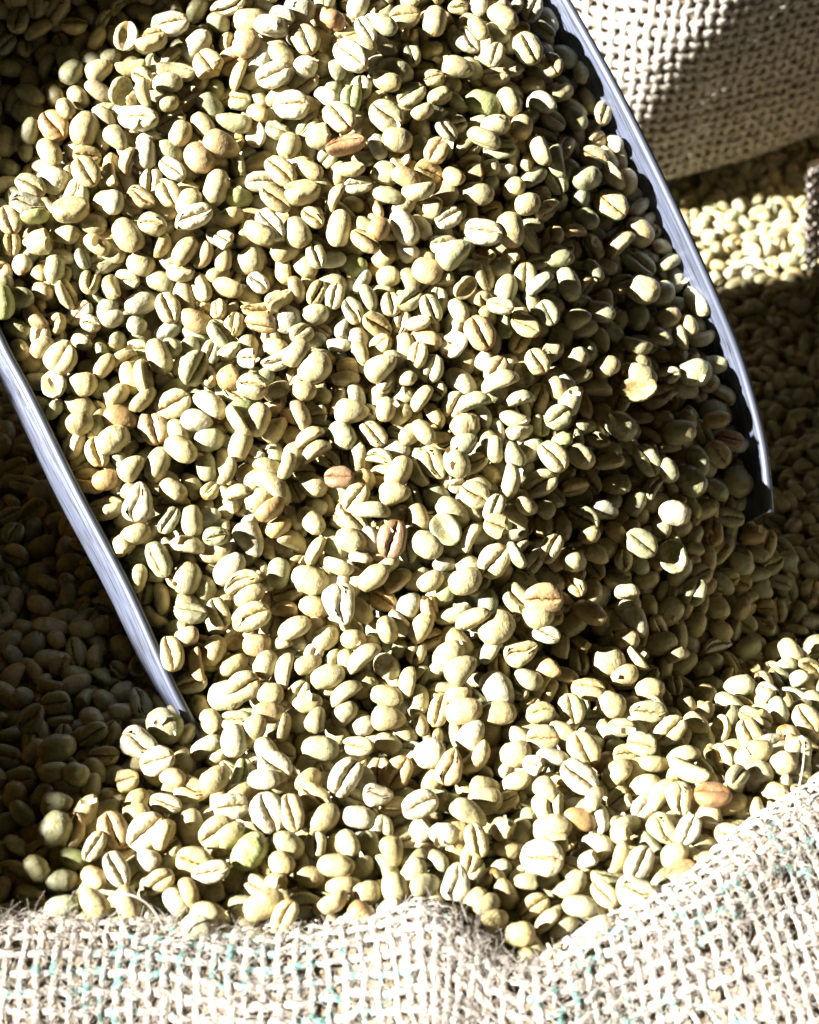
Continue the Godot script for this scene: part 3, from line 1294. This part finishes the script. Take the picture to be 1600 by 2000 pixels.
# threads over and under one another on the surface f(s, t); s and t in metres along the cloth
func weave(f: Callable, s0: float, s1: float, t0: float, t1: float, pitch: float, along_s: bool, radius: float, dye: Callable, seed_: float) -> ArrayMesh:
	var v := PackedVector3Array()
	var uv := PackedVector2Array()
	var col := PackedColorArray()
	var idx := PackedInt32Array()
	var a0 := t0 if along_s else s0
	var a1 := t1 if along_s else s1
	var l0 := s0 if along_s else t0
	var l1 := s1 if along_s else t1
	var count := int((a1 - a0) / pitch)
	var sub := 4
	var steps := int((l1 - l0) / pitch) * sub
	var sides := 6
	for k in count:
		var thick := radius * (1.0 + 0.3 * cloth_noise.get_noise_2d(k * 37.0 + seed_, 5.0))
		var shade := 1.0 + 0.14 * cloth_noise.get_noise_2d(k * 53.0 + seed_, 90.0)
		var first := v.size()
		for j in steps + 1:
			var l := l0 + j * pitch / sub
			var side := a0 + (k + 0.5) * pitch + pitch * 0.22 * cloth_noise.get_noise_2d(k * 31.0 + seed_, l * 9000.0) + pitch * 0.35 * cloth_noise.get_noise_2d(l * 2600.0, k * 6.0 + seed_)
			var s := l if along_s else side
			var t := side if along_s else l
			var p: Vector3 = f.call(s, t)
			var ds: Vector3 = f.call(s + 0.0008, t) - p
			var dt: Vector3 = f.call(s, t + 0.0008) - p
			var nor := dt.cross(ds).normalized()
			var tan := (ds if along_s else dt).normalized()
			var across := tan.cross(nor)
			var wave := cos(PI * (l - l0) / pitch + PI * k + (0.0 if along_s else PI) - PI * 0.5 * 0.0)
			if not along_s: wave = cos(PI * (l - t0) / pitch - PI * 0.5 + PI * k)
			else: wave = cos(PI * (l - s0) / pitch - PI * 0.5 + PI * k + PI)
			var w := thick * (1.0 + 0.5 * cloth_noise.get_noise_2d(l * 16000.0, k * 71.0 + seed_))
			var mid := p + nor * wave * radius * 0.5
			var dyed: Color = dye.call(s, t)
			for i in sides + 1:
				var ang := TAU * i / sides
				v.append(mid + across * cos(ang) * w * 1.32 + nor * sin(ang) * w * 0.66)
				uv.append(Vector2(float(i) / sides + l * 160.0, l * 60.0))
				col.append(Color(dyed.r * shade, dyed.g * shade, dyed.b * shade))
		for j in steps:
			for i in sides:
				var p0 := first + j * (sides + 1) + i
				idx.append_array([p0, p0 + sides + 1, p0 + 1, p0 + 1, p0 + sides + 1, p0 + sides + 2])
	return array_mesh(v, idx, uv, col)

func hairs(f: Callable, s0: float, s1: float, t0: float, t1: float, count: int, length: float, seed_: int) -> ArrayMesh:
	var r := RandomNumberGenerator.new()
	r.seed = seed_
	var v := PackedVector3Array()
	var idx := PackedInt32Array()
	var col := PackedColorArray()
	for k in count:
		var s := r.randf_range(s0, s1)
		var t := r.randf_range(t0, t1)
		var p: Vector3 = f.call(s, t)
		var ds: Vector3 = (f.call(s + 0.0008, t) - p).normalized()
		var dt: Vector3 = (f.call(s, t + 0.0008) - p).normalized()
		var nor := dt.cross(ds).normalized()
		var ang := r.randf() * TAU
		var dir := (ds * cos(ang) + dt * sin(ang)) * r.randf_range(0.5, 1.0) + nor * r.randf_range(0.1, 0.9)
		var bend := (ds * r.randfn(0.0, 0.5) + dt * r.randfn(0.0, 0.5) - nor * r.randf_range(0.0, 0.7))
		var l := length * r.randf_range(0.35, 1.0) * (2.2 if r.randf() < 0.06 else 1.0)
		var w := r.randf_range(0.00004, 0.00009)
		var q := p + nor * 0.0006
		var first := v.size()
		var tone := Color(1, 1, 1) * r.randf_range(0.85, 1.15)
		for j in 4:
			var side := dir.cross(nor + Vector3(0.01, 0.02, 0)).normalized()
			var up := side.cross(dir).normalized()
			var ww := w * (1.0 - 0.2 * j)
			v.append(q + side * ww)
			v.append(q - side * ww * 0.5 + up * ww * 0.87)
			v.append(q - side * ww * 0.5 - up * ww * 0.87)
			for c in 3: col.append(tone)
			q += dir.normalized() * l / 3.0
			dir += bend * 0.33
		for j in 3:
			for i in 3:
				var i2 := (i + 1) % 3
				idx.append_array([first + j * 3 + i, first + j * 3 + i2, first + j * 3 + 3 + i, first + j * 3 + i2, first + j * 3 + 3 + i2, first + j * 3 + 3 + i])
	return array_mesh(v, idx, PackedVector2Array(), col)

func yarn_texture() -> ImageTexture:                                  # twisted jute fibres, as streaks slanting across the yarn
	var im := Image.create(256, 256, false, Image.FORMAT_RGB8)
	for y in 256:
		for x in 256:
			var a := TAU * x / 256.0
			var n := cloth_noise.get_noise_3d(cos(a) * 90.0, sin(a) * 90.0, y * 0.3)
			var g := clampf(0.82 + 0.5 * n, 0.4, 1.0)
			im.set_pixel(x, y, Color(g, g * lerpf(0.97, 1.0, g), g * lerpf(0.9, 1.0, g)))
	return ImageTexture.create_from_image(im)

func build_sack() -> void:
	yarn_mat = StandardMaterial3D.new()
	yarn_mat.albedo_color = Color(0.58, 0.53, 0.46).linear_to_srgb()
	yarn_mat.vertex_color_use_as_albedo = true
	yarn_mat.albedo_texture = yarn_texture()
	yarn_mat.heightmap_enabled = true
	yarn_mat.heightmap_texture = yarn_mat.albedo_texture
	yarn_mat.heightmap_scale = 0.03
	yarn_mat.roughness = 0.9
	yarn_mat.metallic_specular = 0.25
	var lining := StandardMaterial3D.new()
	lining.albedo_color = Color(0.36, 0.28, 0.18).linear_to_srgb()
	lining.albedo_texture = noise_texture(0.05, 4, 77, Color(0.6, 0.58, 0.55), Color(1, 1, 1))
	lining.uv1_triplanar = true
	lining.uv1_scale = Vector3.ONE * 30.0
	lining.roughness = 0.95
	var sack := base("burlap_sack")
	tag(sack, "open natural burlap sack with faint teal print, its mouth folded down around the beans", "sack")
	# front lip: the ridge of the fold, in mm
	var ridge := Curve3D.new()
	for i in crest.size():
		var d := (crest[mini(i + 1, crest.size() - 1)] - crest[maxi(i - 1, 0)]) / 6.0
		ridge.add_point(crest[i] * 0.001, -d * 0.001, d * 0.001)
	ridge.bake_interval = 0.001
	var whole := ridge.get_baked_length()
	var lip := func(s: float, t: float) -> Vector3:
		var p := ridge.sample_baked(clampf(s, 0.0, whole), true)
		var q := ridge.sample_baked(clampf(s - 0.006, 0.0, whole), true)
		var q2 := ridge.sample_baked(clampf(s + 0.006, 0.0, whole), true)
		var tan := q2 - q
		tan.y = 0
		var out := Vector3(-tan.z, 0, tan.x).normalized().lerp(Vector3(0.12, 0, 0.95), 0.5).normalized()
		var r := 0.010
		var ang := clampf(t / r, -1.35, lerpf(0.62, 0.25, smoothstep(0.045, 0.115, p.x)))
		var prof := Vector2(r * sin(ang), r * (cos(ang) - 1.0))
		var over := t - ang * r
		prof += Vector2(cos(ang), -sin(ang)) * over
		var puff := 0.0016 * cloth_noise.get_noise_2d(s * 900.0, t * 900.0) + 0.0028 * cloth_noise.get_noise_2d(s * 300.0 + 90.0, t * 300.0)
		var rise := 1.0 if t < 0.0 else exp(-pow(t / 0.045, 2.0))
		p.y = lerpf(lerpf(-0.029, -0.024, smoothstep(0.035, 0.07, p.x)), p.y, rise)
		var base_z := maxf(p.z, 0.1120 - 0.007 * smoothstep(0.006, 0.03, absf(p.x - 0.016)))
		p.z = lerpf(base_z, p.z, 1.0 if t < 0.0 else exp(-pow(t / 0.022, 2.0)))
		return p + out * prof.x + Vector3(0, prof.y, 0) + (out * 0.6 + Vector3(0, 0.8, 0)) * puff
	var teal := func(s: float, t: float) -> Color:
		var a := cloth_noise.get_noise_2d(s * 1100.0, t * 2600.0 + 40.0)
		var b := cloth_noise.get_noise_2d(s * 18000.0, t * 18000.0)
		if a > 0.10 and b > 0.12 and t > -0.004: return Color(0.34, 0.78, 0.80)
		return Color(1, 1, 1)
	var o := put("front_lip_threads", weave(lip, 0.0, whole, -0.018, 0.105, 0.0034, true, 0.00062, teal, 0.0), yarn_mat, sack)
	o.set_meta("kind", "stuff")
	o = put("front_lip_cross_threads", weave(lip, 0.0, whole, -0.018, 0.105, 0.0034, false, 0.00058, teal, 400.0), yarn_mat, sack)
	o.set_meta("kind", "stuff")
	o = put("front_lip_fibres", hairs(lip, 0.0, whole, -0.005, 0.075, 42000, 0.0048, 21), yarn_mat, sack)
	o.set_meta("kind", "stuff")
	put("inner_fold", grid_mesh(90, 24, func(i, j): 
		var s := float(i) / 89 * whole
		var t := lerpf(-0.02, 0.108, float(j) / 23)
		var p: Vector3 = lip.call(s, t)
		var nn: Vector3 = (lip.call(s + 0.001, t) - p).cross(lip.call(s, t + 0.001) - p).normalized()
		return p + nn * 0.0026), lining, sack)
	# back wall of the mouth, bulging towards the scoop, its lower edge rolled under
	var back := func(s: float, t: float) -> Vector3:                       # s along x, t down from the top
		var x := 0.02 + s
		var y := 0.09 - t
		var drop := 0.121
		var r := 0.014
		var z := 0.0
		if t > drop:
			var ang := minf((t - drop) / r, 2.5)
			var over := (t - drop) - ang * r
			y = 0.09 - drop - r * sin(ang) - cos(ang) * over
			z = -r * (1.0 - cos(ang)) - sin(ang) * over
		var fold_x := 0.080 + 0.58 * y
		z += -0.228 - 0.62 * (sqrt(pow(x - fold_x, 2.0) + 0.0006) - 0.024) + 0.006 * cloth_noise.get_noise_2d(s * 330.0 + t * 200.0, t * 420.0)
		return Vector3(x, y, z + 0.25 * clampf(-0.01 - y, 0.0, 0.03) * smoothstep(0.06, 0.1, x))
	var plain := func(s: float, t: float) -> Color:
		return Color(0.6, 0.86, 0.8) if t > 0.135 and cloth_noise.get_noise_2d(s * 3000.0, t * 3000.0) > 0.1 else Color(1, 1, 1)
	o = put("back_wall_threads", weave(back, 0.0, 0.2, 0.0, 0.165, 0.0042, true, 0.00098, plain, 900.0), yarn_mat, sack)
	o.set_meta("kind", "stuff")
	o = put("back_wall_cross_threads", weave(back, 0.0, 0.2, 0.0, 0.165, 0.0042, false, 0.00098, plain, 1300.0), yarn_mat, sack)
	o.set_meta("kind", "stuff")
	put("back_lining", grid_mesh(50, 50, func(i, j):
		var s := lerpf(-0.005, 0.205, float(i) / 49)
		var t := lerpf(-0.005, 0.163, float(j) / 49)
		var p: Vector3 = back.call(s, t)
		var nn: Vector3 = (back.call(s + 0.001, t) - p).cross(back.call(s, t + 0.001) - p).normalized()
		return p + nn * 0.006), lining, sack)
	# a fold of the side hanging in front of the back wall
	var side_line := Curve3D.new()
	for p in [Vector3(0.1425, 0, -0.1985), Vector3(0.165, 0, -0.2145), Vector3(0.2, 0, -0.240), Vector3(0.24, 0, -0.270)]: side_line.add_point(p, Vector3(-0.003, 0, 0.002), Vector3(0.003, 0, -0.002))
	side_line.bake_interval = 0.001
	var side_length := side_line.get_baked_length()
	var flap := func(s: float, t: float) -> Vector3:
		var p := side_line.sample_baked(clampf(s, 0.0, side_length), true)
		return p + Vector3(0.15 * t + 0.002 * cloth_noise.get_noise_2d(s * 300.0, t * 300.0), -0.014 - t, 0.12 * t)
	o = put("side_flap_threads", weave(flap, 0.0, side_length, 0.0, 0.10, 0.0042, true, 0.00098, plain, 1700.0), yarn_mat, sack)
	o.set_meta("kind", "stuff")
	o = put("side_flap_cross_threads", weave(flap, 0.0, side_length, 0.0, 0.10, 0.0042, false, 0.00098, plain, 1900.0), yarn_mat, sack)
	o.set_meta("kind", "stuff")
	put("side_lining", grid_mesh(40, 20, func(i, j):
		var s := lerpf(0.006, side_length, float(i) / 39)
		var t := float(j) / 19 * 0.1
		var p: Vector3 = flap.call(s, t)
		var nn: Vector3 = (flap.call(s + 0.001, t) - p).cross(flap.call(s, t + 0.001) - p).normalized()
		return p + nn * 0.005), lining, sack)
	var thin := lining.duplicate() as StandardMaterial3D
	thin.albedo_color = Color(0.62, 0.53, 0.19).linear_to_srgb()
	var sheer := yarn_mat.duplicate() as StandardMaterial3D
	sheer.backlight_enabled = true
	sheer.backlight = Color(1.9, 1.7, 0.8)
	thin.backlight_enabled = true
	thin.backlight = Color(1.9, 1.75, 0.7)
	# the left side of the sack stands taller towards the back, outside the picture, and shades the beans behind the scoop
	var tops := PackedVector2Array([Vector2(-53.8, 252.3), Vector2(-26.8, 250.3), Vector2(-22.8, 214.3), Vector2(-4.8, 186.3), Vector2(1.2, 174.3), Vector2(9.2, 166.3), Vector2(19.2, 160.3), Vector2(29.2, 148.3), Vector2(47.2, 140.3), Vector2(93.2, 124.3), Vector2(124.2, 116.3), Vector2(139.2, 111.3), Vector2(167.2, 108.3), Vector2(179.2, 97.3), Vector2(249.2, 86.3)])
	var left_top := func(z: float) -> float:
		for i in tops.size() - 1:
			if z * 1000.0 < tops[i + 1].x: return lerpf(tops[i].y, tops[i + 1].y, clampf((z * 1000.0 - tops[i].x) / (tops[i + 1].x - tops[i].x), 0.0, 1.0)) * 0.001
		return 0.086
	var left := func(s: float, t: float) -> Vector3:
		var z := -0.054 + s
		var y: float = left_top.call(z)
		return Vector3(-0.34 - 0.004 * sin(s * 60.0) - 0.02 * t * t / 0.01, lerpf(y, -0.12, t / 0.26), z)
	o = put("left_wall_threads", weave(left, 0.0, 0.30, 0.0, 0.26, 0.0042, true, 0.0013, plain, 2300.0), sheer, sack)
	o.set_meta("kind", "stuff")
	o = put("left_wall_cross_threads", weave(left, 0.0, 0.30, 0.0, 0.26, 0.0042, false, 0.0013, plain, 2600.0), sheer, sack)
	o.set_meta("kind", "stuff")
	put("left_lining", grid_mesh(90, 20, func(i, j):
		var p: Vector3 = left.call(float(i) / 89 * 0.30, float(j) / 19 * 0.26)
		return p + Vector3(-0.005, 0.0, 0.0)), thin, sack)
	# the right side of the mouth, outside the picture, and the ground that the sack stands on
	var right := func(s: float, t: float) -> Vector3:
		return Vector3(0.21 + 0.05 * t + 0.006 * sin(s * 30.0), -0.04 - t, 0.02 - s + 0.004 * cloth_noise.get_noise_2d(s * 300.0, t * 300.0))
	o = put("right_wall_threads", weave(right, 0.0, 0.3, 0.0, 0.09, 0.0042, true, 0.00105, plain, 2900.0), yarn_mat, sack)
	o.set_meta("kind", "stuff")
	o = put("right_wall_cross_threads", weave(right, 0.0, 0.3, 0.0, 0.09, 0.0042, false, 0.00105, plain, 3100.0), yarn_mat, sack)
	o.set_meta("kind", "stuff")
	put("right_lining", grid_mesh(40, 10, func(i, j):
		return (right.call(float(i) / 39 * 0.3, float(j) / 9 * 0.3) as Vector3) + Vector3(0.004, 0, 0)), lining, sack)
	var earth := StandardMaterial3D.new()
	earth.albedo_color = Color(0.035, 0.03, 0.022).linear_to_srgb()
	earth.albedo_texture = noise_texture(0.05, 5, 71, Color(0.6, 0.6, 0.6), Color(1, 1, 1))
	earth.uv1_triplanar = true
	earth.uv1_scale = Vector3.ONE * 4.0
	earth.roughness = 0.95
	var slab := PlaneMesh.new()
	slab.size = Vector2(30, 30)
	var ground := put("ground", slab, earth)
	ground.position.y = -0.42
	ground.set_meta("kind", "structure")

# papery bits of skin lying on the beans
func build_chaff() -> void:
	var r := RandomNumberGenerator.new()
	r.seed = 99
	var v := PackedVector3Array()
	var idx := PackedInt32Array()
	var n := 0
	while n < 170:
		var c := r.randi() % (NU * NV)
		if zones[c] == 0 or seen_id[c] < 0: continue
		var p := world(Vector3(U0 + (c % NU + 0.5) * CELL, V0 + (c / NU + 0.5) * CELL, top[c] + 0.0003))
		if not in_view(Vector3(U0 + (c % NU) * CELL, V0 + (c / NU) * CELL, top[c]), 0.0): continue
		n += 1
		var b := frame * Basis(Vector3(0, 0, 1), r.randf() * TAU) * Basis(Vector3(1, 0, 0), r.randfn(0.0, 0.5)) * Basis(Vector3(0, 1, 0), r.randfn(0.0, 0.5))
		var l := r.randf_range(0.0006, 0.0019)
		var w := l * r.randf_range(0.3, 0.7)
		var curl := r.randf_range(0.1, 0.5)
		var first := v.size()
		for j in 4:
			for i in 5:
				var x := (i / 2.0 - 1.0) * l
				var y := (j / 1.5 - 1.0) * w * (1.0 - 0.35 * absf(i / 2.0 - 1.0) + r.randf_range(-0.12, 0.12))
				v.append(p + b * Vector3(x, y, curl * (x * x + y * y) / l))
		for j in 3:
			for i in 4:
				var a := first + j * 5 + i
				idx.append_array([a, a + 5, a + 1, a + 1, a + 5, a + 6])
	var skin := StandardMaterial3D.new()
	skin.albedo_color = Color(0.46, 0.38, 0.25).linear_to_srgb()
	skin.roughness = 0.6
	skin.backlight_enabled = true
	skin.backlight = Color(0.5, 0.42, 0.26)
	var o := put("chaff", array_mesh(v, idx), skin)
	tag(o, "papery flakes of pale bean skin scattered over the beans", "chaff", "", "stuff")

func build_loose_threads() -> void:
	var paths := [[Vector3(88, -27, 57), Vector3(88.6, -20, 57.5), Vector3(88.3, -13, 61), Vector3(87, -12.5, 68), Vector3(84.6, -15, 75.5), Vector3(83.5, -19, 79)], [Vector3(-59.5, -29, 101), Vector3(-61, -22, 99.5), Vector3(-60, -18, 98.8), Vector3(-56.5, -17.5, 99.5), Vector3(-53, -20, 101), Vector3(-51, -26, 102.5)]]
	var labels := ["thin loose jute thread standing among the beans at the right lip", "short pale curl of jute sticking out over the left front lip"]
	for k in 2:
		var pts: Array[Vector3] = []
		for p in paths[k]: pts.append(p * 0.001)
		var o := put("loose_thread", tube_mesh(smooth_line(pts, 40), 0.00016, 6), yarn_mat)
		tag(o, labels[k], "thread", "loose jute threads")

func _ready() -> void:
	rng.seed = 7
	lumps.seed = 3
	lumps.frequency = 0.022
	fine.seed = 4
	cloth_noise.seed = 11
	cloth_noise.frequency = 0.02
	bean_mottle = noise_texture(0.022, 5, 61, Color(0.84, 0.76, 0.62), Color(1, 1, 1))
	bean_mottle.color_ramp.add_point(0.3, Color(0.93, 0.91, 0.86))
	bean_mottle.color_ramp.add_point(0.45, Color(0.98, 0.975, 0.96))
	bean_grain = noise_texture(0.05, 4, 62, Color.BLACK, Color.WHITE, true, 5.0)
	light_and_camera()
	build_scoop()
	build_sack()
	print("sack ", Time.get_ticks_msec())
	build_beans()
	build_chaff()
	build_loose_threads()
